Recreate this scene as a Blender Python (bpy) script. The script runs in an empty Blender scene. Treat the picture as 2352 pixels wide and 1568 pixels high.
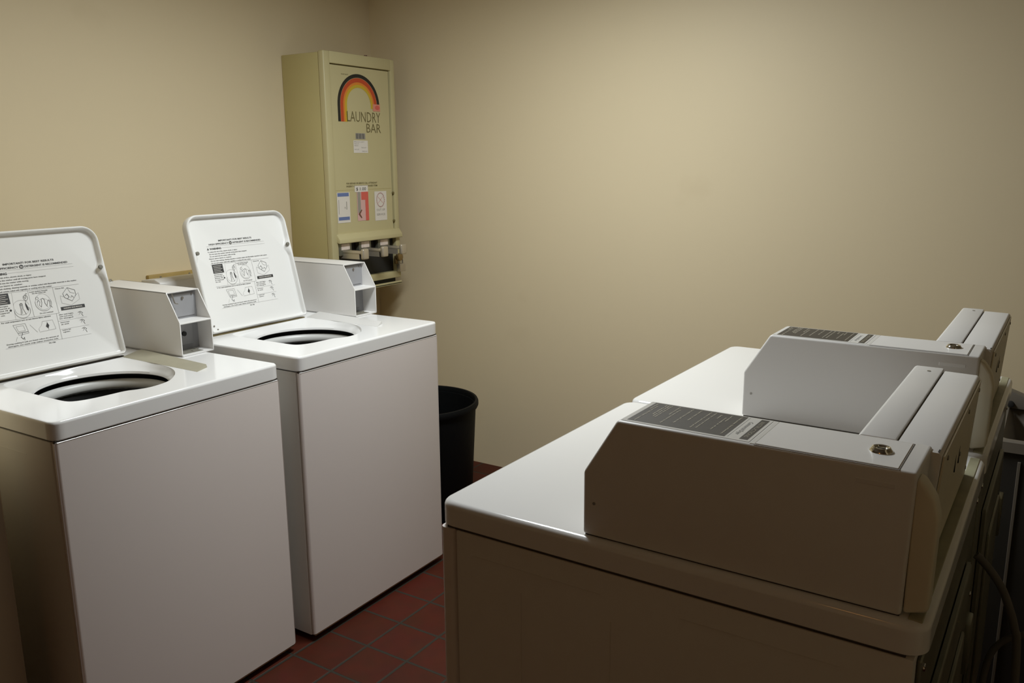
import bpy, bmesh, math, random
from mathutils import Vector, Matrix, Euler
random.seed(7)
scene = bpy.context.scene
COL = scene.collection
PI = math.pi

# ------------------------------------------------------------------ materials
def mat(name, color, rough=0.5, metal=0.0, var=0.04, nscale=6.0, bump=0.0, bscale=80.0, spec=0.5, coat=0.0):
    m = bpy.data.materials.new(name); m.use_nodes = True
    nt = m.node_tree; n = nt.nodes; l = nt.links
    b = n['Principled BSDF']
    b.inputs['Roughness'].default_value = rough
    b.inputs['Metallic'].default_value = metal
    b.inputs['Specular IOR Level'].default_value = spec
    if coat: b.inputs['Coat Weight'].default_value = coat; b.inputs['Coat Roughness'].default_value = .08
    tc = n.new('ShaderNodeTexCoord')
    nz = n.new('ShaderNodeTexNoise'); nz.inputs['Scale'].default_value = nscale; nz.inputs['Detail'].default_value = 4
    l.new(tc.outputs['Object'], nz.inputs['Vector'])
    mx = n.new('ShaderNodeMix'); mx.data_type = 'RGBA'
    c = Vector(color[:3])
    mx.inputs['A'].default_value = (*(c * (1 - var)), 1)
    mx.inputs['B'].default_value = (*[min(1, v * (1 + var)) for v in c], 1)
    l.new(nz.outputs['Fac'], mx.inputs['Factor'])
    l.new(mx.outputs['Result'], b.inputs['Base Color'])
    if bump:
        n2 = n.new('ShaderNodeTexNoise'); n2.inputs['Scale'].default_value = bscale; n2.inputs['Detail'].default_value = 3
        l.new(tc.outputs['Object'], n2.inputs['Vector'])
        bp = n.new('ShaderNodeBump'); bp.inputs['Strength'].default_value = bump; bp.inputs['Distance'].default_value = .002
        l.new(n2.outputs['Fac'], bp.inputs['Height']); l.new(bp.outputs['Normal'], b.inputs['Normal'])
    return m

def wall_material():
    m = mat('cream_wall_paint', (.74, .63, .425), rough=.55, spec=.3, var=.03, nscale=1.3)
    nt = m.node_tree; n = nt.nodes; l = nt.links; b = n['Principled BSDF']
    tc = [x for x in n if x.type == 'TEX_COORD'][0]
    mp = n.new('ShaderNodeMapping'); mp.inputs['Scale'].default_value = (90, 90, 14)
    l.new(tc.outputs['Object'], mp.inputs['Vector'])
    nz = n.new('ShaderNodeTexNoise'); nz.inputs['Scale'].default_value = 1.0; nz.inputs['Detail'].default_value = 5
    l.new(mp.outputs['Vector'], nz.inputs['Vector'])
    bp = n.new('ShaderNodeBump'); bp.inputs['Strength'].default_value = .12; bp.inputs['Distance'].default_value = .002
    l.new(nz.outputs['Fac'], bp.inputs['Height']); l.new(bp.outputs['Normal'], b.inputs['Normal'])
    # sparse scuff marks
    sp = n.new('ShaderNodeTexNoise'); sp.inputs['Scale'].default_value = 3.3; sp.inputs['Detail'].default_value = 8
    l.new(tc.outputs['Object'], sp.inputs['Vector'])
    rp = n.new('ShaderNodeValToRGB'); rp.color_ramp.elements[0].position = .66; rp.color_ramp.elements[1].position = .8
    rp.color_ramp.elements[0].color = (0, 0, 0, 1); rp.color_ramp.elements[1].color = (.14, .14, .14, 1)
    l.new(sp.outputs['Fac'], rp.inputs['Fac'])
    old = b.inputs['Base Color'].links[0].from_socket
    mx = n.new('ShaderNodeMix'); mx.data_type = 'RGBA'
    l.new(rp.outputs['Color'], mx.inputs['Factor']); l.new(old, mx.inputs['A']); mx.inputs['B'].default_value = (.5, .38, .22, 1)
    l.new(mx.outputs['Result'], b.inputs['Base Color'])
    return m

TILE = 0.1627; TOX = 0.1573; TOY = 0.0743
def floor_material():
    m = bpy.data.materials.new('red_quarry_tile'); m.use_nodes = True
    nt = m.node_tree; n = nt.nodes; l = nt.links; b = n['Principled BSDF']
    tc = n.new('ShaderNodeTexCoord')
    mp = n.new('ShaderNodeMapping'); mp.inputs['Location'].default_value = (-TOX / TILE, -TOY / TILE, 0)
    mp.inputs['Scale'].default_value = (1 / TILE, 1 / TILE, 1 / TILE)
    l.new(tc.outputs['Object'], mp.inputs['Vector'])
    sx = n.new('ShaderNodeSeparateXYZ'); l.new(mp.outputs['Vector'], sx.inputs[0])
    def edge(sock):
        f = n.new('ShaderNodeMath'); f.operation = 'FRACT'; l.new(sock, f.inputs[0])
        s = n.new('ShaderNodeMath'); s.operation = 'SUBTRACT'; l.new(f.outputs[0], s.inputs[0]); s.inputs[1].default_value = .5
        a = n.new('ShaderNodeMath'); a.operation = 'ABSOLUTE'; l.new(s.outputs[0], a.inputs[0]); return a.outputs[0]
    mxm = n.new('ShaderNodeMath'); mxm.operation = 'MAXIMUM'
    l.new(edge(sx.outputs[0]), mxm.inputs[0]); l.new(edge(sx.outputs[1]), mxm.inputs[1])
    wob = n.new('ShaderNodeTexNoise'); wob.inputs['Scale'].default_value = 30; l.new(tc.outputs['Object'], wob.inputs['Vector'])
    wa = n.new('ShaderNodeMath'); wa.operation = 'MULTIPLY_ADD'; wa.inputs[1].default_value = .02
    l.new(wob.outputs['Fac'], wa.inputs[0]); l.new(mxm.outputs[0], wa.inputs[2])
    rp = n.new('ShaderNodeValToRGB'); rp.color_ramp.elements[0].position = .474; rp.color_ramp.elements[1].position = .492
    l.new(wa.outputs[0], rp.inputs['Fac'])
    fl = n.new('ShaderNodeVectorMath'); fl.operation = 'FLOOR'; l.new(mp.outputs['Vector'], fl.inputs[0])
    wn = n.new('ShaderNodeTexWhiteNoise'); l.new(fl.outputs[0], wn.inputs['Vector'])
    t1 = n.new('ShaderNodeMix'); t1.data_type = 'RGBA'; l.new(wn.outputs['Value'], t1.inputs['Factor'])
    t1.inputs['A'].default_value = (.078, .016, .006, 1); t1.inputs['B'].default_value = (.100, .017, .008, 1)
    nz = n.new('ShaderNodeTexNoise'); nz.inputs['Scale'].default_value = 14; nz.inputs['Detail'].default_value = 6
    l.new(tc.outputs['Object'], nz.inputs['Vector'])
    t2 = n.new('ShaderNodeMix'); t2.data_type = 'RGBA'; t2.blend_type = 'MULTIPLY'; t2.inputs['Factor'].default_value = .5
    l.new(t1.outputs['Result'], t2.inputs['A']); l.new(nz.outputs['Color'], t2.inputs['B'])
    g = n.new('ShaderNodeMix'); g.data_type = 'RGBA'
    l.new(rp.outputs['Color'], g.inputs['Factor']); l.new(t2.outputs['Result'], g.inputs['A']); g.inputs['B'].default_value = (.034, .030, .022, 1)
    l.new(g.outputs['Result'], b.inputs['Base Color'])
    b.inputs['Roughness'].default_value = .55; b.inputs['Specular IOR Level'].default_value = .2
    inv = n.new('ShaderNodeMath'); inv.operation = 'SUBTRACT'; inv.inputs[0].default_value = 1; l.new(rp.outputs['Color'], inv.inputs[1])
    bp = n.new('ShaderNodeBump'); bp.inputs['Strength'].default_value = .6; bp.inputs['Distance'].default_value = .003
    l.new(inv.outputs[0], bp.inputs['Height']); l.new(bp.outputs['Normal'], b.inputs['Normal'])
    return m

M = {}
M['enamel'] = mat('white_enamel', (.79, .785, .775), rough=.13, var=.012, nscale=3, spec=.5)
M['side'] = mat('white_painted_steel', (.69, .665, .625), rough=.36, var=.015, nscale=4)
M['front'] = mat('white_enamel_dimmed', (.73, .67, .64), rough=.33, var=.012, nscale=3)  # enamel white dimmed and warmed: glancing light on the fronts put into the colour
M['liner'] = mat('white_lid_liner', (.78, .775, .755), rough=.26, var=.012, nscale=8)
M['meter'] = mat('light_grey_meter_case', (.77, .755, .735), rough=.38, var=.015, nscale=10)
M['recess'] = mat('grey_zinc_plate', (.30, .30, .31), rough=.4, var=.06, nscale=20)
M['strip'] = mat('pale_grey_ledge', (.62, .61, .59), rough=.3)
M['strip_beige'] = mat('beige_ledge', (.36, .335, .25), rough=.35, var=.12, nscale=20)  # darker, more mottled beige for the nearer washer's ledge
M['rail'] = mat('dirty_cream_rail', (.36, .34, .22), rough=.5, var=.3, nscale=25)
M['seam'] = mat('dark_seam', (.05, .04, .03), rough=.8)
M['dark'] = mat('dark_drum_steel', (.03, .03, .03), rough=.5, metal=.3)
M['tubring'] = mat('white_tub_ring', (.62, .62, .60), rough=.35)
M['rust'] = mat('rusty_edge', (.22, .12, .06), rough=.8, var=.5, nscale=60)
M['grime'] = mat('brown_grime', (.34, .27, .12), rough=.8, var=.4, nscale=50)
M['ink'] = mat('black_print', (.035, .035, .035), rough=.5)
M['inkgrey'] = mat('grey_print', (.24, .24, .24), rough=.5)
M['rubber'] = mat('grey_rubber', (.17, .16, .13), rough=.7)
M['chrome'] = mat('chrome', (.8, .8, .78), rough=.12, metal=1)
M['screw'] = mat('zinc_screw', (.35, .33, .3), rough=.35, metal=.9)
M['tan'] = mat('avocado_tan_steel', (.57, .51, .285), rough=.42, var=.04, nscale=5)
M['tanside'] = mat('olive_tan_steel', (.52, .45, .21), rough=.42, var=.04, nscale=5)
M['black'] = mat('matte_black', (.012, .012, .012), rough=.6)
M['bin'] = mat('black_plastic', (.004, .0045, .005), rough=.6, bump=.2, bscale=200, spec=.12)
M['trim'] = mat('brown_door_frame', (.17, .11, .055), rough=.5)
M['galv'] = mat('galvanised_steel', (.22, .22, .17), rough=.4, metal=.6, var=.25, nscale=14)
M['yellowedge'] = mat('aged_cream_plastic', (.74, .69, .54), rough=.45, var=.06, nscale=20)
M['dlabel'] = mat('dark_olive_label', (.060, .050, .036), rough=.6)
M['dtext'] = mat('tan_print', (.46, .42, .33), rough=.5)
M['plate'] = mat('silver_plate', (.68, .67, .64), rough=.35)
M['wood'] = mat('stained_wood', (.40, .28, .09), rough=.55, var=.25, nscale=18)
M['pipe'] = mat('grey_cord_rubber', (.12, .11, .10), rough=.6)
M['cabdark'] = mat('dark_cabinet', (.022, .019, .015), rough=.7)
M['sink'] = mat('grey_plastic_tub', (.15, .13, .105), rough=.5)
M['r_black'] = mat('stripe_black', (.012, .012, .010), rough=.5)
M['r_red'] = mat('stripe_red', (.55, .07, .02), rough=.5)
M['r_org'] = mat('stripe_orange', (.75, .25, .03), rough=.5)
M['r_yel'] = mat('stripe_yellow', (.60, .42, .03), rough=.5)
M['l_olive'] = mat('olive_print', (.16, .13, .05), rough=.5)
M['pink'] = mat('faded_pink_sticker', (.72, .28, .20), rough=.5)
M['white_st'] = mat('white_sticker', (.78, .74, .68), rough=.5)
M['blue_st'] = mat('blue_sticker', (.14, .20, .42), rough=.5)
M['red_st'] = mat('red_sticker', (.70, .13, .10), rough=.5)
M['pink_st'] = mat('pale_pink_sticker', (.72, .45, .42), rough=.5)
M['slab'] = mat('worn_slide_label', (.78, .68, .62), rough=.5, var=.2, nscale=60)
M['brown'] = mat('brown_hook', (.18, .08, .05), rough=.5)
M['grey_st'] = mat('grey_sticker', (.34, .32, .28), rough=.5)
M['handle'] = mat('brushed_nickel', (.62, .57, .48), rough=.35, metal=.7)
M['brass'] = mat('aged_brass', (.32, .22, .09), rough=.4, metal=.7)
M['wall'] = wall_material(); M['floor'] = floor_material()
M['ceil'] = mat('white_ceiling_paint', (.45, .42, .36), rough=.8)

# ------------------------------------------------------------------ mesh helpers
def link(name, bm, material, parent=None, smooth=True, angle=35):
    me = bpy.data.meshes.new(name)
    bm.normal_update()
    bm.to_mesh(me); bm.free()
    if isinstance(material, (list, tuple)):
        for x in material: me.materials.append(M[x])
    else: me.materials.append(M[material])
    if smooth:
        for p in me.polygons: p.use_smooth = True
        me.set_sharp_from_angle(angle=math.radians(angle))
    o = bpy.data.objects.new(name, me); COL.objects.link(o)
    if parent: o.parent = parent
    return o

def empty(name, label, cat, loc=(0, 0, 0), rz=0, group=None, kind=None):
    o = bpy.data.objects.new(name, None); COL.objects.link(o)
    o.location = loc; o.rotation_euler = (0, 0, rz); o.empty_display_size = .05
    o['label'] = label; o['category'] = cat
    if group: o['group'] = group
    if kind: o['kind'] = kind
    return o

def structure(name, bm, material, smooth=False, parent=None):
    o = link(name, bm, material, parent, smooth); o['kind'] = 'structure'; return o

def box(bm, lo, hi, bev=0, seg=2, axes='xyz', mi=0):
    t = bmesh.new()
    r = bmesh.ops.create_cube(t, size=1)
    c = [(lo[i] + hi[i]) / 2 for i in range(3)]; s = [hi[i] - lo[i] for i in range(3)]
    for v in t.verts: v.co = Vector([v.co[i] * s[i] + c[i] for i in range(3)])
    if bev:
        ed = []
        for e in t.edges:
            d = e.verts[0].co - e.verts[1].co
            ax = 'xyz'[max(range(3), key=lambda i: abs(d[i]))]
            if ax in axes: ed.append(e)
        bmesh.ops.bevel(t, geom=ed, offset=bev, segments=seg, profile=.5, affect='EDGES')
    merge(bm, t, mi)

def merge(bm, t, mi=0, mtx=None):
    if mtx is not None: t.transform(mtx)
    for f in t.faces: f.material_index = mi
    me = bpy.data.meshes.new('tmp'); t.to_mesh(me); t.free()
    bm.from_mesh(me); bpy.data.meshes.remove(me)

def prism(bm, pts, axis, a, b, bev=0, seg=2, mi=0):
    """pts: 2-D outline in the two other axes (cyclic order x,y,z without axis), extruded a..b along axis"""
    t = bmesh.new()
    def mk(p, h):
        if axis == 'x': return (h, p[0], p[1])
        if axis == 'y': return (p[0], h, p[1])
        return (p[0], p[1], h)
    A = [t.verts.new(mk(p, a)) for p in pts]; B = [t.verts.new(mk(p, b)) for p in pts]
    n = len(pts)
    t.faces.new(A); t.faces.new(list(reversed(B)))
    for i in range(n): t.faces.new((A[i], B[i], B[(i + 1) % n], A[(i + 1) % n]))
    bmesh.ops.recalc_face_normals(t, faces=t.faces)
    if bev: bmesh.ops.bevel(t, geom=list(t.edges), offset=bev, segments=seg, profile=.5, affect='EDGES')
    merge(bm, t, mi)

def cyl(bm, c, r, h, axis='z', seg=24, r2=None, bev=0, mi=0):
    t = bmesh.new()
    bmesh.ops.create_cone(t, cap_ends=True, segments=seg, radius1=r, radius2=r if r2 is None else r2, depth=h)
    if bev: bmesh.ops.bevel(t, geom=[e for e in t.edges if len(e.link_faces) == 2 and abs(e.verts[0].co.z - e.verts[1].co.z) < 1e-6], offset=bev, segments=2, profile=.5, affect='EDGES')
    R = {'z': Matrix.Identity(4), 'x': Matrix.Rotation(PI / 2, 4, 'Y'), 'y': Matrix.Rotation(-PI / 2, 4, 'X')}[axis] if isinstance(axis, str) else Vector((0, 0, 1)).rotation_difference(Vector(axis)).to_matrix().to_4x4()
    merge(bm, t, mi, Matrix.Translation(Vector(c)) @ R)

def lathe(bm, prof, c=(0, 0, 0), seg=64, close=False, mi=0):
    t = bmesh.new(); rings = []
    for r, z in prof:
        rings.append([t.verts.new((c[0] + r * math.cos(2 * PI * i / seg), c[1] + r * math.sin(2 * PI * i / seg), c[2] + z)) for i in range(seg)] if r > 1e-6 else [t.verts.new((c[0], c[1], c[2] + z))])
    n = len(rings)
    for k in range(n if close else n - 1):
        A, B = rings[k], rings[(k + 1) % n]
        for i in range(seg):
            j = (i + 1) % seg
            if len(A) == 1 and len(B) == 1: continue
            if len(A) == 1: t.faces.new((A[0], B[i], B[j]))
            elif len(B) == 1: t.faces.new((A[i], B[0], A[j]))
            else: t.faces.new((A[i], B[i], B[j], A[j]))
    bmesh.ops.recalc_face_normals(t, faces=t.faces)
    merge(bm, t, mi)

def tube(bm, pts, r, seg=12, mi=0, sub=8):
    P = [Vector(p) for p in pts]
    # catmull-rom
    Q = []
    for i in range(len(P) - 1):
        p0 = P[max(i - 1, 0)]; p1 = P[i]; p2 = P[i + 1]; p3 = P[min(i + 2, len(P) - 1)]
        for k in range(sub):
            u = k / sub
            Q.append(.5 * ((2 * p1) + (p2 - p0) * u + (2 * p0 - 5 * p1 + 4 * p2 - p3) * u * u + (3 * p1 - p0 - 3 * p2 + p3) * u ** 3))
    Q.append(P[-1])
    t = bmesh.new(); rings = []; nrm = None
    for i, q in enumerate(Q):
        d = (Q[min(i + 1, len(Q) - 1)] - Q[max(i - 1, 0)]).normalized()
        if nrm is None:
            nrm = d.cross(Vector((0, 0, 1)) if abs(d.z) < .9 else Vector((1, 0, 0))).normalized()
        nrm = (nrm - d * nrm.dot(d)).normalized(); bn = d.cross(nrm)
        rings.append([t.verts.new(q + r * (math.cos(2 * PI * k / seg) * nrm + math.sin(2 * PI * k / seg) * bn)) for k in range(seg)])
    for a, b in zip(rings, rings[1:]):
        for k in range(seg): t.faces.new((a[k], a[(k + 1) % seg], b[(k + 1) % seg], b[k]))
    t.faces.new(rings[0]); t.faces.new(list(reversed(rings[-1])))
    bmesh.ops.recalc_face_normals(t, faces=t.faces)
    merge(bm, t, mi)

class Plane:
    """flat drawing surface: origin, right, up (unit), lifts prints off the surface"""
    def __init__(s, o, right, up, lift=.0006):
        s.o = Vector(o); s.r = Vector(right).normalized(); s.u = Vector(up).normalized(); s.n = s.r.cross(s.u); s.lift = lift
    def p(s, a, b, k=1): return s.o + s.r * a + s.u * b + s.n * s.lift * k
    def quad(s, bm, a0, b0, a1, b1, mi=0, k=1):
        v = [bm.verts.new(s.p(*q, k)) for q in ((a0, b0), (a1, b0), (a1, b1), (a0, b1))]
        f = bm.faces.new(v); f.material_index = mi
    def poly(s, bm, pts, mi=0, k=1):
        f = bm.faces.new([bm.verts.new(s.p(a, b, k)) for a, b in pts]); f.material_index = mi
    def line(s, bm, pts, w=.0006, mi=0, closed=False, k=1):
        n = len(pts)
        for i in range(n if closed else n - 1):
            a = Vector(pts[i]); b = Vector(pts[(i + 1) % n]); d = (b - a)
            if d.length < 1e-7: continue
            q = Vector((-d.y, d.x)).normalized() * w / 2; e = d.normalized() * w * .3
            s.poly(bm, [a + q - e, b + q + e, b - q + e, a - q - e][::-1], mi, k)
    def oval(s, bm, cx, cy, rx, ry, w=.0006, mi=0, n=20, a0=0, a1=2 * PI, k=1):
        P = [(cx + rx * math.cos(a0 + (a1 - a0) * i / n), cy + ry * math.sin(a0 + (a1 - a0) * i / n)) for i in range(n + 1)]
        s.line(bm, P, w, mi, False, k)
    def disc(s, bm, cx, cy, rx, ry, mi=0, n=20, k=1):
        s.poly(bm, [(cx + rx * math.cos(2 * PI * i / n), cy + ry * math.sin(2 * PI * i / n)) for i in range(n)], mi, k)
    def text(s, bm, txt, a, b, h, width=None, align='l', mi=0, k=1, bold=0.0):
        """b = baseline, h = cap height, width = stretch to this width"""
        cu = bpy.data.curves.new('t', 'FONT'); cu.body = txt; cu.size = 1; cu.resolution_u = 2; cu.offset = bold
        ob = bpy.data.objects.new('t', cu); COL.objects.link(ob)
        dg = bpy.context.evaluated_depsgraph_get(); ev = ob.evaluated_get(dg); me = ev.to_mesh()
        xs = [v.co.x for v in me.vertices]
        if xs:
            x0, x1 = min(xs), max(xs); sy = h / .70; sx = (width / (x1 - x0)) if width else sy
            W = (x1 - x0) * sx; off = a if align == 'l' else (a - W / 2 if align == 'c' else a - W)
            vs = [bm.verts.new(s.p(off + (v.co.x - x0) * sx, b + v.co.y * sy, k)) for v in me.vertices]
            for pl in me.polygons:
                try:
                    f = bm.faces.new([vs[i] for i in pl.vertices]); f.material_index = mi
                except ValueError: pass
        ev.to_mesh_clear(); bpy.data.objects.remove(ob); bpy.data.curves.remove(cu)

def rrect(x0, y0, x1, y1, r, n=6):
    """rounded rectangle outline, ccw; r may be a 4-tuple (x1y1, x0y1, x0y0, x1y0)"""
    if not isinstance(r, (tuple, list)): r = (r,) * 4
    P = []
    for (cx, cy, a, q) in ((x1, y1, 0, r[0]), (x0, y1, 90, r[1]), (x0, y0, 180, r[2]), (x1, y0, 270, r[3])):
        sx = -1 if cx == x1 else 1; sy = -1 if cy == y1 else 1
        for i in range(n + 1):
            t = math.radians(a + 90 * i / n)
            P.append((cx + sx * q + q * math.cos(t), cy + sy * q + q * math.sin(t)))
    return P

# ------------------------------------------------------------------ the room
XL, YF, XR, YB, ZC = -1.1504, 1.6656, 4.3, -3.4, 2.42
YN = -.85                                   # near partition
b = bmesh.new(); box(b, (XL - .1, YB - .1, -.1), (XR + .1, YF + .1, 0)); structure('floor', b, 'floor')
b = bmesh.new(); box(b, (XL - .1, YB - .1, ZC), (XR + .1, YF + .1, ZC + .1)); structure('ceiling', b, 'ceil')
b = bmesh.new(); box(b, (XL - .1, YB - .1, 0), (XL, YF + .1, ZC)); structure('wall_left', b, 'wall')
b = bmesh.new(); box(b, (XL, YF, 0), (XR, YF + .1, ZC)); structure('wall_far', b, 'wall')
b = bmesh.new(); box(b, (XR, YB - .1, 0), (XR + .1, YF + .1, ZC)); structure('wall_right', b, 'wall')
b = bmesh.new(); box(b, (XL, YB - .1, 0), (XR, YB, ZC)); structure('wall_back', b, 'wall')
b = bmesh.new()
box(b, (XL, YN - .1, 0), (-.072, YN, ZC)); box(b, (2.25, YN - .1, 0), (XR, YN, ZC)); box(b, (-.072, YN - .1, 2.36), (2.25, YN, ZC))
structure('wall_near', b, 'wall')
b = bmesh.new(); box(b, (-.16, YN - .112, 0), (-.068, YN + .004, 2.38), .003, 1); structure('trim_1', b, 'trim')

# ------------------------------------------------------------------ shared: coin meter case
def case_profile(x_front, x_rear, h=.196):
    # side outline in (x,z) for a case whose front points to +x (washer): low front edge, slope, flat top
    return [(x_front, 0), (x_front, .105), (x_front - .053, h), (x_rear, h), (x_rear, 0)]

# ------------------------------------------------------------------ washers
H = .9465; SEAM = .8993
LIDTILT = math.radians(14)
WELL = [(-.205,.122),(-.162,.122),(-.137,.128),(-.120,.16),(-.114,.218),(-.113,.264),(-.096,.29),(-.087,.325),(-.1,.385),(-.128,.42),(-.17,.46),(-.23,.49),(-.30,.500),(-.40,.500),(-.455,.495),(-.478,.47),(-.48,.4),(-.48,.2),(-.475,.15),(-.455,.127),(-.40,.122),(-.3,.122)]
HC = (-.29, .31); HR = .171

def ray_out(poly, c, ang):
    dx, dy = math.cos(ang), math.sin(ang); best = None
    n = len(poly)
    for i in range(n):
        x1, y1 = poly[i][0] - c[0], poly[i][1] - c[1]; x2, y2 = poly[(i + 1) % n][0] - c[0], poly[(i + 1) % n][1] - c[1]
        ex, ey = x2 - x1, y2 - y1; den = dx * ey - dy * ex
        if abs(den) < 1e-12: continue
        t = (x1 * ey - y1 * ex) / den; u = (x1 * dy - y1 * dx) / den
        if t > 0 and -1e-6 <= u <= 1 + 1e-6 and (best is None or t < best): best = t
    return best

def smooth_closed(P, it=2):
    for _ in range(it):
        Q = []
        for i in range(len(P)):
            a = P[i]; c = P[(i + 1) % len(P)]
            Q += [(.75 * a[0] + .25 * c[0], .75 * a[1] + .25 * c[1]), (.25 * a[0] + .75 * c[0], .25 * a[1] + .75 * c[1])]
        P = Q
    return P

def washer_cover():
    bm = bmesh.new()
    x0, x1, y0, y1 = -.70, .002, -.002, .687
    well = smooth_closed(WELL, 2)
    N = 288
    # angles: even, plus the exact angles of the corners for crisp edges
    angs = sorted([2 * PI * i / N for i in range(N)] + [math.atan2(y - HC[1], x - HC[0]) % (2 * PI) for x in (x0, x1) for y in (y0, y1)])
    def shape_ray(kind, a):
        if kind == 'hole': return HR
        if kind == 'well': return max(ray_out(well, HC, a), HR + .004)
        ins, r = kind
        return ray_out(rrect(x0 + ins, y0 + ins, x1 - ins, y1 - ins, max(r - ins, .002), 8), HC, a)
    def soft(a):  # how gentle the well side is: gentle to the right/back
        y = math.sin(a); x = math.cos(a)
        return max(0, min(1, (.75 * y - .6 * x + .35)))
    loops = []
    def loop(fn): loops.append([bm.verts.new(fn(a)) for a in angs])
    def at(r, a, z): return (HC[0] + r * math.cos(a), HC[1] + r * math.sin(a), z)
    # hole lip rolling downwards
    loop(lambda a: at(HR + .012, a, H - .0305)); loop(lambda a: at(HR + .002, a, H - .0305)); loop(lambda a: at(HR - .0005, a, H - .0285))
    loop(lambda a: at(HR + .002, a, H - .022 ))
    def mid(f, z_hard, z_soft):
        def fn(a):
            rw = shape_ray('well', a); r = HR + .002 + (rw - HR - .002) * f; s = soft(a)
            return at(r, a, H - (z_hard * (1 - s) + z_soft * s))
        return fn
    loop(mid(.25, .018, .018)); loop(mid(.55, .016, .011)); loop(mid(.9, .015, .0025)); loop(mid(.97, .004, .001)); loop(mid(1.0, 0, 0))
    R = .022
    for ins, dz in ((.03, 0), (.0075, 0), (.0062, 0), (.003, .0008), (.001, .0028), (0, .006), (0, .0075), (0, .02)):
        loop(lambda a, i=ins, d=dz: at(shape_ray((i, R), a), a, H - d))
    loop(lambda a: at(shape_ray((0, R), a), a, SEAM + .004)); loop(lambda a: at(shape_ray((.003, R), a), a, SEAM + .001)); loop(lambda a: at(shape_ray((.02, R), a), a, SEAM + .001))
    for A, B in zip(loops, loops[1:]):
        for i in range(len(angs)):
            j = (i + 1) % len(angs); bm.faces.new((A[i], B[i], B[j], A[j]))
    bmesh.ops.recalc_face_normals(bm, faces=bm.faces)
    return bm

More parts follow.
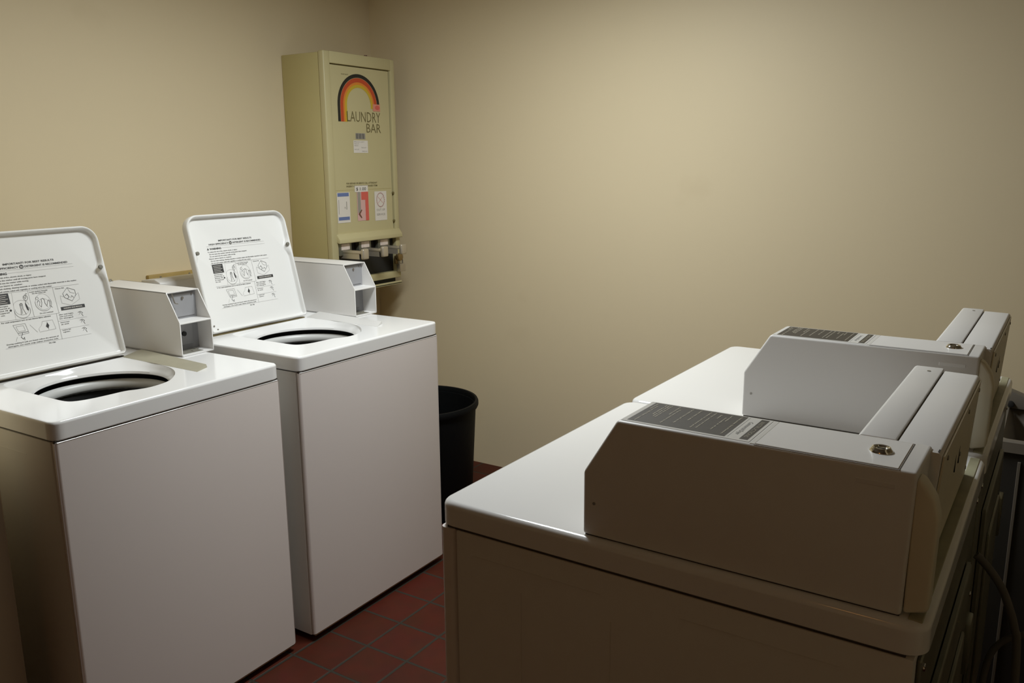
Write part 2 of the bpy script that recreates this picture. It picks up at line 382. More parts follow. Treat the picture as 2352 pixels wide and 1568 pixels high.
HINGE = Vector((-.49, .092, H))
UP = Vector((-math.sin(LIDTILT), 0, math.cos(LIDTILT))); RT = Vector((0, 1, 0)); NR = RT.cross(UP)
def lid_parts(root, dy, dlab, first):
    def P(u, v, n): return Vector((-.49, .092 + dy, H + .003)) + RT * u + UP * v + NR * n
    u0, u1, v0, v1 = -.026, .408, .004, .409
    def outline(ins, extra=0):
        r = (max(.048 - ins, .01),) * 2 + (max(.014 - ins, .004),) * 2
        O = rrect(u0 + ins, v0 + ins, u1 - ins, v1 - ins, (r[0], r[1], r[2], r[3]), 10)
        # densify long sides
        Q = []
        for i in range(len(O)):
            a = O[i]; c = O[(i + 1) % len(O)]; d = math.hypot(c[0] - a[0], c[1] - a[1]); k = max(1, round(d / .012)) if d > .05 else 1
            for q in range(k): Q.append((a[0] + (c[0] - a[0]) * q / k, a[1] + (c[1] - a[1]) * q / k))
        if extra:
            Z = []
            for (u, v) in Q:
                e = 0
                if abs(v - .270) < .032: e = extra * (.5 + .5 * math.cos(PI * (v - .270) / .032))
                Z.append((u - e if u > .2 else u + e, v) if (u < u0 + ins + .001 or u > u1 - ins - .001) else (u, v))
            Q = Z
        return Q
    bm = bmesh.new(); loops = []
    for ins, n, ex in ((.006, -.012, 0), (.001, -.010, 0), (0, -.006, 0), (0, .013, 0), (.0015, .0165, 0), (.004, .018, 0), (.0065, .017, .003), (.0085, .013, .008), (.0095, .004, .013), (.011, .001, .014), (.0135, .0, .014)):
        base = outline(0)
        O = outline(ins, ex)
        if len(O) != len(base):
            # keep the point count equal by re-sampling the base outline with an inset towards the middle
            cu, cv = (u0 + u1) / 2, (v0 + v1) / 2; O = []
            for (u, v) in base:
                su = 1 - ins / ((u1 - u0) / 2); sv = 1 - ins / ((v1 - v0) / 2)
                uu, vv = cu + (u - cu) * su, cv + (v - cv) * sv
                if ex and abs(vv - .270) < .032 and abs(abs(u - cu) - (u1 - u0) / 2) < .001:
                    e = ex * (.5 + .5 * math.cos(PI * (vv - .270) / .032)); uu += e if uu < cu else -e
                O.append((uu, vv))
        loops.append([bm.verts.new(P(u, v, n)) for u, v in O])
    for A, B in zip(loops, loops[1:]):
        for i in range(len(A)): bm.faces.new((A[i], A[(i + 1) % len(A)], B[(i + 1) % len(A)], B[i]))
    bm.faces.new(loops[0][::-1]); bm.faces.new(loops[-1])
    bmesh.ops.recalc_face_normals(bm, faces=bm.faces)
    lid = link('lid', bm, 'liner', root, angle=50)
    for u in (-.008, .392):
        bm = bmesh.new(); c = P(u, .279, .016); cyl(bm, c, .0065, .008, axis=tuple(NR), seg=18, bev=.0015)
        link('bumper', bm, 'rubber', lid)
    bm = bmesh.new()
    for (u, v) in ((.0, .03), (.012, .016)): cyl(bm, P(u, v, .0012), .0028, .002, axis=tuple(NR), seg=10)
    link('hinge_screw', bm, 'screw', lid)
    # printed instructions
    pl = Plane(P(dlab, 0, 0), RT, UP, .0007); bm = bmesh.new()
    T = lambda s, a, v, h, w=None, al='l', mi=0, bold=.0: pl.text(bm, s, a, v, h, w, al, mi, 1, bold)
    T('IMPORTANT! FOR BEST RESULTS', .099, .3155, .0052, .145, bold=.02)
    T('HIGH EFFICIENCY', .057, .3045, .0052, .083, bold=.02); T('DETERGENT IS RECOMMENDED', .157, .3045, .0052, .126, bold=.02)
    pl.disc(bm, .148, .307, .0062, .0055); pl.text(bm, 'he', .148, .3045, .005, None, 'c', 2, 1.6, .02)
    pl.line(bm, [(.045, .3005), (.297, .3005)], .0004, 1)
    pl.poly(bm, [(.045, .2885), (.053, .2885), (.049, .296)]); T('WARNING', .056, .2885, .0062, .048, bold=.03)
    pl.line(bm, [(.107, .292), (.298, .292)], .0004, 1)
    lines = [('To reduce the risk of fire, electric shock, or injury:', .045, .125), ('Do not open the washer until all moving parts have stopped.', .050, .160), ('Do not reach into the washer while moving.', .050, .108), ('Never place items in washer.', .045, .095),
             ('Do not wash clothing, cleaning materials or articles soiled with flammable materials in this washer.', .050, .247), ('Do not wash articles soiled with vegetable or cooking oil in this washer.', .050, .170)]
    for i, (s, a, w) in enumerate(lines): T(s, a, .2795 - i * .0078, .0034, w, bold=.015)
    pl.line(bm, [(.045, .2375), (.300, .2375)], .0005, 1)
    pl.quad(bm, .049, .2065, .093, .2365)
    for i in range(5): pl.line(bm, [(.053, .2315 - i * .0053), (.053 + (.034, .03, .036, .028, .032)[i], .2315 - i * .0053)], .0011, 2, k=1.6)
    for i in range(5): T(('Add detergent', 'measured as', 'directed. HE', 'is required', 'for use.')[i], .049, .2000 - i * .0062, .0033, (.036, .04, .033, .035, .022)[i], bold=.01)
    pl.disc(bm, .089, .188, .003, .003)
    pl.line(bm, [(.103, .2365), (.096, .16)], .0004, 1); pl.line(bm, [(.148, .237), (.148, .16)], .0006, 1); pl.line(bm, [(.220, .237), (.220, .160)], .0006, 1)
    # tub drawings
    pl.oval(bm, .120, .183, .022, .021, .0007, 0, 22, PI * .95, PI * 2.1); pl.oval(bm, .120, .187, .019, .016, .0005, 1, 20, PI * .95, PI * 2.1)
    pl.oval(bm, .120, .196, .022, .017, .0005, 1, 20, .1, PI * .9)
    pl.line(bm, [(.114, .172), (.117, .188), (.1165, .202), (.121, .2045), (.124, .202), (.123, .188), (.128, .171)], .0008, 0)
    pl.line(bm, [(.118, .174), (.120, .188), (.120, .202)], .0006, 0); pl.oval(bm, .120, .200, .0035, .0025, .0006)
    pl.poly(bm, [(.134, .183), (.1375, .181), (.1375, .191), (.135, .200), (.1325, .205), (.132, .195)])
    pl.oval(bm, .137, .218, .006, .008, .0008, 0, 12); pl.line(bm, [(.133, .222), (.136, .215), (.139, .219), (.137, .224), (.141, .230), (.144, .228)], .0008); pl.line(bm, [(.136, .209), (.134, .204)], .0008)
    T('Load clothes loosely', .152, .2305, .0033, .052, bold=.01); T('into the washer tub.', .158, .2255, .0033, .040, bold=.01)
    pl.oval(bm, .183, .196, .023, .023, .0007, 0, 24, PI * .9, PI * 2.1); pl.oval(bm, .183, .201, .021, .022, .0005, 1, 20, .05, PI * .95)
    pl.oval(bm, .183, .193, .018, .016, .0005, 1, 20)
    pl.line(bm, [(.175, .185), (.179, .198), (.179, .208), (.184, .21), (.188, .205), (.187, .196), (.192, .184)], .0009)
    pl.line(bm, [(.192, .188), (.196, .2), (.2, .203), (.203, .198), (.200, .186), (.206, .180)], .0008); pl.line(bm, [(.166, .2), (.170, .206), (.174, .2), (.170, .192), (.174, .186)], .0007)
    pl.oval(bm, .168, .212, .004, .004, .0006, 0, 10); T('Do not overload', .166, .166, .0033, .038, bold=.01)
    T('Close lid.', .226, .2305, .0033, .028, bold=.01)
    pl.line(bm, [(.236, .188), (.262, .178), (.292, .193)], .0006, 1); pl.line(bm, [(.236, .210), (.236, .188)], .0005, 1); pl.line(bm, [(.292, .212), (.292, .193)], .0005, 1)
    pl.line(bm, [(.236, .210), (.248, .205)], .0006, 1); pl.line(bm, [(.292, .212), (.280, .205)], .0006, 1)
    pl.line(bm, [(.245, .215), (.262, .231), (.283, .222), (.284, .207), (.268, .190), (.248, .203), (.245, .215)], .0009)
    pl.line(bm, [(.262, .231), (.268, .216), (.280, .212)], .0006); pl.line(bm, [(.251, .208), (.257, .213), (.262, .203), (.256, .199)], .0012); pl.line(bm, [(.266, .2), (.27, .206), (.275, .2)], .0009)
    pl.quad(bm, .229, .1665, .302, .1765)
    pl.text(bm, 'WARNING READ MANUAL', .236, .1695, .004, .058, 'l', 2, 1.6, .01)
    pl.line(bm, [(.045, .1605), (.222, .1605)], .0005, 1)
    T('4  For wash temperature turn on and choose fabric selection', .049, .1545, .0034, .145, bold=.015)
    pl.line(bm, [(.084, .146), (.118, .146), (.122, .118), (.094, .116), (.084, .146)], .0007, 1); pl.line(bm, [(.091, .141), (.112, .141), (.114, .126), (.095, .126), (.091, .141)], .0006, 1)
    pl.line(bm, [(.093, .122), (.12, .122)], .0010); pl.line(bm, [(.104, .122), (.103, .116), (.098, .110), (.103, .103), (.107, .108), (.106, .100)], .0010)
    pl.line(bm, [(.088, .112), (.082, .100)], .0005, 1); pl.line(bm, [(.130, .140), (.146, .116)], .0006, 1)
    pl.line(bm, [(.152, .117), (.152, .125), (.162, .134), (.166, .144), (.196, .144), (.200, .117), (.152, .115)], .0005, 1)
    pl.poly(bm, [(.173, .128), (.179, .122), (.183, .130), (.179, .139)][::1]); pl.line(bm, [(.179, .141), (.179, .118)], .0006)
    pl.line(bm, [(.212, .160), (.210, .084)], .0006, 1)
    for i in range(3):
        for j in range((3, 2, 2)[i]):
            T((('After wash begins,', 'water level cannot', 'be changed.'), ('Remove items', 'at end.'), ('Leave lid', 'open.'))[i][j], .218, (.1535, .1305, .1075)[i] - j * .0058, .0031, (.044, .026, .024)[i] * (1, .92, .96)[j], bold=.01)
        v = (.150, .126, .101)[i]
        pl.line(bm, [(.276, v + .004), (.284, v + .006), (.290, v + .001), (.286, v - .002), (.289, v - .009)], .0009); pl.line(bm, [(.278, v - .003), (.284, v + .002), (.280, v + .004)], .0008)
        pl.line(bm, [(.212, (.137, .112, .0845)[i]), (.300, (.137, .112, .0845)[i])], .0004, 1)
    T('During washing if suds are found reduce the amount of', .055, .0935, .0033, .147, bold=.01); T('detergent, too much soap makes excessive suds.', .057, .0870, .0033, .143, bold=.01)
    pl.line(bm, [(.050, .0845), (.212, .0845)], .0004, 1); T('PN 1786', .170, .0775, .0034, .019, bold=.01)
    link('instruction_print', bm, ['ink', 'inkgrey', 'white_st'], lid, smooth=False)
    # grime line along the hinge
    bm = bmesh.new(); box(bm, (-.4945, .092 + dy - .018, H - .0005), (-.4845, .092 + dy + .402, H + .0035)); link('hinge_gasket', bm, 'seam' if first else 'grime', root)
    return lid

def make_washer(label, loc, rz, sz, first):
    root = empty('washing_machine', label, 'washing machine', loc, rz, 'top loading washing machines')
    root.scale = (1, 1, sz)
    bm = bmesh.new()
    for ins, flip in ((0, 1), (.004, 0)):
        t = bmesh.new(); A = []; B = []
        for x, y in rrect(-.69 + ins, ins, -.013 - ins, .685 - ins, .006, 4):
            A.append(t.verts.new((x, y, .022))); B.append(t.verts.new((x, y, SEAM - .002)))
        for i in range(len(A)):
            j = (i + 1) % len(A); t.faces.new((A[i], A[j], B[j], B[i]) if flip else (A[j], A[i], B[i], B[j]))
        t.faces.new(A[::-1] if flip else A)
        merge(bm, t)
    # pressed line on the left flank
    box(bm, (-.34, -.0006, .848), (-.125, .002, .8505), 0)
    link('cabinet', bm, 'side', root)
    bm = bmesh.new(); box(bm, (-.012, .0005, .026), (0, .6845, SEAM - .0035), .009, 4, 'z'); t = bmesh.new()
    fp = link('front_panel', bm, 'front', root)
    bm = bmesh.new(); box(bm, (-.0035, .006, SEAM - .0045), (.0006, .679, SEAM - .002), .0008, 1); link('panel_lip', bm, 'enamel', fp)
    bm = bmesh.new(); box(bm, (-.011, .004, SEAM - .0025), (-.003, .681, SEAM + .002)); link('seam_gasket', bm, 'seam', root)
    bm = bmesh.new(); box(bm, (-.014, .006, .019), (-.003, .679, .026)); link('bottom_edge', bm, 'rust', root)
    for (x, y) in ((-.05, .05), (-.05, .635), (-.64, .05), (-.64, .635)):
        bm = bmesh.new(); cyl(bm, (x, y, .011), .02, .022, bev=.003, seg=20); link('foot', bm, 'black', root)
    tc = link('top_cover', washer_cover(), 'enamel', root, angle=30)
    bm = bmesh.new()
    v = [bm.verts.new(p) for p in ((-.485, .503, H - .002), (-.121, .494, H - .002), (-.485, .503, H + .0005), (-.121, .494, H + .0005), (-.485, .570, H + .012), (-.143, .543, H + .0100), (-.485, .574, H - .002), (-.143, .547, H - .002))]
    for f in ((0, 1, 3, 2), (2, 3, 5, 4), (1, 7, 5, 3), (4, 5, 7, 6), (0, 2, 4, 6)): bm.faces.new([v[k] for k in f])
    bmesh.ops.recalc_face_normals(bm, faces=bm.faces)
    link('splash_ledge', bm, 'strip_beige' if first else 'strip', tc, smooth=False)
    # tub
    bm = bmesh.new(); lathe(bm, [(.186, -.10), (.186, -.056), (.183, -.049), (.177, -.0465), (.171, -.049), (.166, -.056), (.164, -.066), (.166, -.071), (.172, -.074)], (HC[0] - .006, HC[1] + .004, H), 72, True)
    link('tub_ring', bm, 'tubring', root)
    bm = bmesh.new(); lathe(bm, [(.184, -.031), (.215, -.034), (.235, -.036), (.235, -.45), (0, -.45)], (HC[0], HC[1], H), 64)
    lathe(bm, [(.1735, -.073), (.1735, -.42), (0, -.42)], (HC[0] - .006, HC[1] + .004, H), 48)
    link('wash_drum', bm, 'dark', root)
    bm = bmesh.new(); lathe(bm, [(0, -.16), (.025, -.165), (.035, -.2), (.04, -.33), (.10, -.40), (.12, -.415)], (HC[0] - .006, HC[1] + .004, H), 40); link('agitator', bm, 'dark', root)
    dy = .016 if first else 0
    lid_parts(root, dy, .020 if first else 0, first)
    # rear console and coin meter case
    bm = bmesh.new(); prism(bm, [(-.775, H - .05), (-.775, H + .180), (-.70, H + .187), (-.672, H + .178), (-.660, H + .150), (-.655, H + .0), (-.70, H - .0), (-.70, H - .05)], 'y', .02, .588, .004, 2)
    link('rear_console', bm, 'meter', root)
    xf, xr, ya, yb, z0 = -.317, -.775, .594, .712, H + .0008
    case = bmesh.new(); th = .003
    prof = case_profile(xf, xr)
    for y in (ya, yb - th): prism(case, [(p[0], p[1] + z0) for p in prof], 'y', y, y + th, 0)
    box(case, (xr, ya, z0 + .193), (xf - .053, yb, z0 + .196)); box(case, (xr, ya, z0), (xf, yb, z0 + .004))
    cs = link('coin_meter_case', case, 'meter', root)
    bm = bmesh.new(); box(bm, (xf - .07, ya + .002, z0 + .100), (xf + .0, yb - .002, z0 + .105), .001, 1); link('case_shelf', bm, 'meter', cs)
    bm = bmesh.new(); box(bm, (xf - .073, ya + .002, z0 + .002), (xf - .066, yb - .002, z0 + .194))
    box(bm, (xf - .066, ya + .014, z0 + .020), (xf - .060, yb - .026, z0 + .092), .003, 1); box(bm, (xf - .066, ya + .014, z0 + .112), (xf - .063, yb - .010, z0 + .186), .002, 1)
    link('case_back_plate', bm, 'recess', cs)
    bm = bmesh.new(); box(bm, (xf - .07, ya + .008, z0 + .0041), (xf - .012, yb - .03, z0 + .0050), .0005, 1)
    for x, y in ((xf - .03, ya + .03), (xf - .03, ya + .065), (xf - .05, ya + .09)): box(bm, (x - .006, y - .007, z0 + .004), (x + .006, y + .007, z0 + .0065), .001, 1)
    link('floor_clip', bm, 'rubber', cs)
    if first:
        bm = bmesh.new(); cyl(bm, (xf - .058, ya + .056, z0 + .058), .0075, .006, 'x', 18); link('key_hole', bm, 'black', cs)
        bm = bmesh.new(); tube(bm, [(xf - .058, ya + .024, z0 + .190), (xf - .056, ya + .026, z0 + .175), (xf - .054, ya + .030, z0 + .160), (xf - .050, ya + .038, z0 + .157)], .0022, 8); link('latch_strip', bm, 'screw', cs)
        bm = bmesh.new(); cyl(bm, (xr + .022, yb - .05, z0 + .199), .009, .007, 'z', 20, bev=.002); cyl(bm, (xr + .022, yb - .05, z0 + .204), .005, .005, 'z', 16, bev=.001); link('case_lock', bm, 'chrome', cs)
    bm = bmesh.new(); cyl(bm, (xf - .062, yb - .055, z0 + .172), .004, .005, 'x', 12); link('case_screw', bm, 'screw', cs)
    bm = bmesh.new(); cyl(bm, (xf - .0635, yb - .02, z0 + .180), .0025, .005, 'x', 10); link('case_screw', bm, 'screw', cs)
    return root

W1 = (-.0057, -.7474, 0); A1 = .0165; A2 = .0024
make_washer('white top-loading washer nearest the camera, lid up, key hole showing in its open coin case', W1, A1, .992, True)
make_washer('white top-loading washer with lid up, the farther one, just in front of the wall dispenser', (0, 0, 0), A2, 1.0, False)

# ------------------------------------------------------------------ dryers
DH = .9881; DS = .9465
def make_dryer(label, loc, rz, first):
    root = empty('tumble_dryer', label, 'tumble dryer', loc, rz, 'front loading dryers with coin meter cases')
    W = .685
    bm = bmesh.new(); box(bm, (.030, .0015, .03), (.700, W - .0015, DS - .003), .004, 2)
    cab = link('cabinet', bm, 'side', root)
    # pressed outlines in the near flank
    bm = bmesh.new()
    for (x0, z0, x1, z1) in ((.06, .907, .29, .9085), (.41, .907, .62, .9085), (.153, .06, .1545, .87), (.306, .06, .3075, .87), (.56, .06, .5615, .87)):
        box(bm, (x0, .0009, z0), (x1, .002, z1))
    link('pressed_rib', bm, 'side', cab)
    bm = bmesh.new(); box(bm, (0, 0, .03), (.0285, W, DS - .003), .009, 4, 'z'); fp = link('front_panel', bm, 'front', root)
    bm = bmesh.new(); box(bm, (-.018, .12, .28), (.001, .565, .74), .02, 4, 'x'); dr = link('door', bm, 'enamel', root)
    bm = bmesh.new(); box(bm, (-.032, .14, .46), (-.017, .165, .56), .004, 2); link('door_handle', bm, 'meter', dr)
    bm = bmesh.new(); box(bm, (.012, .004, DS - .0035), (.69, W - .004, DS + .002)); link('seam_gasket', bm, 'seam', root)
    for (x, y) in ((.06, .05), (.06, .635), (.65, .05), (.65, .635)):
        bm = bmesh.new(); cyl(bm, (x, y, .015), .02, .03, bev=.003, seg=20); link('foot', bm, 'black', root)
    # cover: rounded slab
    bm = bmesh.new(); loops = []
    for ins, z in ((.004, DS), (.0, DS + .003), (0, DH - .03), (0, DH - .0105), (0, DH - .009), (.0014, DH - .0045), (.0045, DH - .0013), (.009, DH), (.0105, DH), (.03, DH)):
        R = .028
        loops.append([bm.verts.new((x, y, z)) for x, y in rrect(-.003 + ins, -.001 + ins, .712 - ins, W + .001 - ins, (R - ins * .8,) * 4, 8)])
    for A, B in zip(loops, loops[1:]):
        for i in range(len(A)): bm.faces.new((A[i], A[(i + 1) % len(A)], B[(i + 1) % len(A)], B[i]))
    bm.faces.new(loops[0][::-1]); bm.faces.new(loops[-1])
    link('top_cover', bm, 'enamel', root)
    bm = bmesh.new(); box(bm, (.6875, .012, DH - .001), (.7035, W - .016, DH + .0012), .0008, 1); link('rear_rail', bm, 'rail', root)
    # coin meter case
    xf, xr, ya, yb, z0, hh = .2549, .6835, .0108, .128, DH + .0012, .178
    case = bmesh.new()
    prism(case, [(xf, z0), (xf, z0 + .095), (xf + .0508, z0 + hh), (xr, z0 + hh), (xr - .004, z0)], 'y', ya, yb, .0045, 4)
    cs = link('coin_meter_case', case, 'meter', root)
    bm = bmesh.new(); box(bm, (xf + .003, ya + .003, DH - .0005), (xr - .006, yb - .003, z0 + .001)); link('case_gasket', bm, 'seam', cs)
    zt = z0 + hh
    pl = Plane((0, 0, zt), (0, -1, 0), (1, 0, 0), .0005)   # right = -y, up = +x
    bm = bmesh.new()
    pl.quad(bm, -.1235, .309, -.018, .4875, 3, .8)
    pl.quad(bm, -.121, .3155, -.0235, .4535, 0)
    pl.quad(bm, -.1195, .4725, -.0245, .4835, 0)
    pl.text(bm, 'INSTRUCTIONS', -.108, .4753, .0054, .074, 'l', 1, 1.6, .0)
    pl.text(bm, 'Commercial Dryer', -.100, .4618, .0055, .060, 'l', 2, 1.6, .01)
    pl.line(bm, [(-.119, .4568), (-.026, .4568)], .0006, 2)
    rows = [(.4455, .0, .085, 'Check pockets. Close all fasteners.'), (.432, .0, .030, 'Load clothes'), (.4275, .014, .06, 'loosely in drum'), (.418, .004, .02, 'Select'), (.4085, .0, .078, 'High for cottons and towels'), (.4015, .0, .080, 'Medium for permanent press'),
            (.387, .0, .052, 'Insert coins in slide'), (.3745, .0, .072, 'Push slide in then pull out fully'), (.3595, .012, .070, 'Press start button firmly'), (.3545, .0, .04, 'Remove load'), (.3425, .0, .062, 'Clean lint screen'), (.3385, .0, .058, 'before each load'), (.3345, .0, .05, 'as required'), (.3245, .012, .078, 'Do not dry foam rubber'), (.3200, .0, .028, 'Warning')]
    for v, off, w, s in rows: pl.text(bm, s, -.115 + off, v, .0024, w, 'l', 1, 1.6, .035)
    link('instruction_label', bm, ['dlabel', 'dtext', 'inkgrey', 'plate'], cs, smooth=False)
    # service door with its hairline gap
    bm = bmesh.new(); box(bm, (.496, ya + .0045, zt - .0005), (.6625, yb - .0095, zt + .0011), .0006, 1)
    sd = link('service_door', bm, 'meter', cs)
    pl = Plane((0, 0, zt), (1, 0, 0), (0, 1, 0), .0003)
    bm = bmesh.new(); pl.line(bm, [(.495, ya + .0030), (.6640, ya + .0030), (.6640, yb - .0080), (.495, yb - .0080)], .0011); link('door_gap', bm, 'seam', cs, smooth=False)
    bm = bmesh.new(); box(bm, (.4895, ya + .004, zt - .0002), (.4955, yb - .006, zt + .0005), .0002, 1); link('label_edge', bm, 'plate', cs)
    lk = (.634, ya + .058, zt)
    bm = bmesh.new(); lathe(bm, [(.0140, 0), (.0138, .0012), (.0118, .0034), (.0108, .0052), (.0094, .0056), (.0078, .0050), (.0070, .0036), (0, .0036)], (lk[0], lk[1], zt + .001), 72); ck = link('cam_lock', bm, 'chrome', sd)
    bm = bmesh.new(); box(bm, (lk[0] - .0045, lk[1] - .0009, zt + .0040), (lk[0] + .0045, lk[1] + .0009, zt + .0050)); link('key_slot', bm, 'black', ck)
    bm = bmesh.new(); cyl(bm, (xf + .018, ya - .0004, z0 + .050), .0022, .0015, 'y', 12); link('case_screw', bm, 'screw', cs)
    bm = bmesh.new(); box(bm, (.618, ya - .0007, z0 + .155), (.662, ya + .001, z0 + .161), .0006, 1); link('pressed_mark', bm, 'meter', cs)
    # console running along the rear edge
    y1 = .575
    bm = bmesh.new()
    prism(bm, [(.598, z0), (.594, z0 + hh - .004), (.598, z0 + hh), (.6405, z0 + hh), (.6405, z0)], 'y', yb + .0008, y1 + .001, .002, 2)
    cn = link('rear_console', bm, 'meter', root)
    bm = bmesh.new()
    prism(bm, [(.6425, z0), (.6425, z0 + hh - .003), (.692, z0 + hh - .004), (.696, z0 + hh - .008), (.684, z0)], 'y', yb + .0008 - .016, y1 - .006, .0015, 2)
    link('console_rear_half', bm, 'meter', cn)
    bm = bmesh.new(); box(bm, (.639, yb + .003, z0), (.645, y1 - .008, z0 + hh - .0055)); link('console_gap', bm, 'rubber', cn)
    bm = bmesh.new(); cyl(bm, (.622, y1 - .035, z0 + hh + .0002), .003, .0012, 'z', 12); link('top_screw', bm, 'screw', cn)
    # plate on the back of the console with screws and slots
    bm = bmesh.new(); prism(bm, [(.6965, z0 + hh - .010), (.6985, z0 + hh - .010), (.6890, z0 + .004), (.6845, z0 + .004)], 'y', .12, y1 - .012, 0); bp_ = link('back_plate', bm, 'yellowedge', cn)
    for y, dz in ((.16, .155), (.40, .155), (.545, .155), (.16, .02), (.545, .02), (.36, .10)):
        bm = bmesh.new(); cyl(bm, (.6985 - (.165 - dz) * .06, y, z0 + dz), .0034, .003, 'x', 12, bev=.001); link('back_screw', bm, 'screw', bp_)
    for ys in (.30, .345):
        bm = bmesh.new(); box(bm, (.690, ys, z0 + .09), (.6955, ys + .004, z0 + .12)); link('vent_slot', bm, 'black', bp_)
    bm = bmesh.new(); box(bm, (xr - .004, yb - .012, z0 + hh - .03), (xr + .009, yb + .0, z0 + hh - .004)); link('cable_notch', bm, 'black', cs)
    # rounded end guard on the back of the coin case
    bm = bmesh.new()
    prism(bm, [(xr - .003, z0 + .002), (xr + .024, z0 + .010), (xr + .026, z0 + .125), (xr + .020, z0 + .148), (xr + .006, z0 + .168), (xr - .002, z0 + .170)], 'y', ya + .004, ya + .034, .005, 3)
    link('end_guard', bm, 'yellowedge', cs)
    # rear panel of the dryer: pressed sheet with a raised blower housing, exhaust collar and screws
    bm = bmesh.new(); box(bm, (.7005, .02, .05), (.706, W - .02, DS - .012), .002, 1)
    box(bm, (.706, .12, .25), (.716, .56, .84), .008, 4); box(bm, (.715, .20, .34), (.722, .46, .76), .005, 3)
    rp = link('rear_panel', bm, 'galv', root)
    bm = bmesh.new(); lathe(bm, [(.052, 0), (.052, .06), (.049, .06), (.049, 0)], (0, 0, 0), 36, True)
    bmesh.ops.rotate(bm, verts=bm.verts, matrix=Matrix.Rotation(PI / 2, 3, 'Y')); bmesh.ops.translate(bm, verts=bm.verts, vec=(.706, .34, .14)); link('exhaust_collar', bm, 'galv', rp)
    for y in (.035, .64):
        for z in (.12, .45, .70, .92):
            bm = bmesh.new(); cyl(bm, (.707, y, z), .005, .004, 'x', 12, bev=.001); link('rear_screw', bm, 'chrome', rp)
    bm = bmesh.new(); box(bm, (.706, .60, .60), (.722, .655, .70), .004, 2); link('terminal_cover', bm, 'galv', rp)
    return root

AD = -.0139; DX, DY = 1.0994, -.7307; PD = .6914
make_dryer('white dryer nearest the camera, its dark shaded flank and whole coin case side in view', (DX, DY, 0), AD, True)
make_dryer('second white dryer, standing behind the nearest one and in front of the bare far wall', (DX - math.sin(AD) * PD, DY + math.cos(AD) * PD, 0), AD, False)

# ------------------------------------------------------------------ power cords behind the dryers
def cord(pts, r, label):
    bm = bmesh.new(); tube(bm, pts, r, 12, sub=10); o = link('power_cord', bm, 'pipe'); o['label'] = label; o['category'] = 'power cord'; o['group'] = 'cords behind the dryers'
cord([(1.8235, -.10, .818), (1.832, -.10, .811), (1.850, -.10, .792), (1.869, -.10, .765), (1.884, -.10, .730), (1.895, -.10, .695), (1.902, -.10, .655), (1.912, -.11, .45), (1.918, -.13, .20), (1.93, -.18, .05), (1.97, -.25, .010), (2.1, -.30, .010)], .0072, 'grey cord arching out from behind the dryers and down')
cord([(2.40, .22, .012), (2.2, .17, .20), (2.02, .11, .54), (1.94, .10, .588), (1.90, .10, .578), (1.868, .10, .545), (1.854, .10, .49), (1.851, .10, .40), (1.855, .12, .2), (1.88, .2, .012)], .0065, 'thin dark cord looping low behind the dryers, at the lower right corner')

# ------------------------------------------------------------------ laundry product dispenser
XD = -.891; dy0, dy1, dz0, dz1 = 1.065, 1.537, .925, 2.003
disp = empty('laundry_dispenser', 'olive-cream wall dispenser with a rainbow and LAUNDRY BAR lettering, in the corner', 'vending dispenser', (0, 0, 0))
bm = bmesh.new()
box(bm, (XL + .001, dy0, dz0 + .03), (XD - .03, dy1, dz1 - .006), .004, 2)
link('housing', bm, 'tanside', disp)
# front frame: left stile, right stile, header
bm = bmesh.new()
box(bm, (XD - .03, dy0 - .001, dz0 + .03), (XD + .004, dy0 + .040, dz1), .006, 3)
box(bm, (XD - .03, dy1 - .030, dz0 + .03), (XD + .002, dy1, dz1 - .002), .004, 2)
box(bm, (XD - .03, dy0 + .038, 1.952), (XD + .003, dy1 - .028, dz1 - .001), .002, 2)
link('front_frame', bm, 'tan', disp)
bm = bmesh.new(); box(bm, (XD - .03, dy0 + .036, 1.19), (XD - .014, dy1 - .026, 1.956)); link('door_gap', bm, 'l_olive', disp)
bm = bmesh.new(); box(bm, (XD - .016, dy0 + .042, 1.195), (XD - .004, dy1 - .040, 1.947), .0015, 1); door = link('door', bm, 'tan', disp)
PF = Plane((XD - .004, 0, 0), (0, 1, 0), (0, 0, 1), .0008)
def rainbow(bm, r0, r1, mi):
    cx, cz = 1.287, 1.778; k = 1.0
    n = 28; P0 = []; P1 = []
    for i in range(n + 1):
        a = PI - PI * i / n
        P0.append((cx + r0 * math.cos(a), cz + r0 * math.sin(a))); P1.append((cx + r1 * math.cos(a), cz + r1 * math.sin(a)))
    P0 = [(cx - r0, 1.704)] + P0 + [(cx + r0, 1.768)]; P1 = [(cx - r1, 1.704)] + P1 + [(cx + r1, 1.768)]
    for i in range(len(P0) - 1): PF.poly(bm, [P1[i], P0[i], P0[i + 1], P1[i + 1]], mi)
bm = bmesh.new()
rainbow(bm, .140, .124, 0); rainbow(bm, .1225, .104, 1); rainbow(bm, .1035, .093, 2); rainbow(bm, .0930, .080, 3)
link('rainbow_logo', bm, ['r_black', 'r_red', 'r_org', 'r_yel', 'l_olive', 'pink', 'red_st', 'grey_st', 'tanside'], door, smooth=False); bm = bmesh.new()
PF.text(bm, 'LAUNDRY', 1.204, 1.706, .047, .226, 'l', 4, 1, -.005); PF.text(bm, 'BAR', 1.331, 1.659, .042, .100, 'l', 4, 1, -.005)
link('lettering', bm, ['r_black', 'r_red', 'r_org', 'r_yel', 'l_olive', 'pink', 'red_st', 'grey_st', 'tanside'], door, smooth=False); bm = bmesh.new()
PF.text(bm, 'SOAP SHOP', 1.178, 1.908, .006, .045, 'l', 4)
link('small_print', bm, ['r_black', 'r_red', 'r_org', 'r_yel', 'l_olive', 'pink', 'red_st', 'grey_st', 'tanside'], door, smooth=False); bm = bmesh.new()
PF.quad(bm, 1.380, 1.758, 1.430, 1.790, 5, 2); PF.disc(bm, 1.410, 1.775, .016, .010, 6, 14, 3)
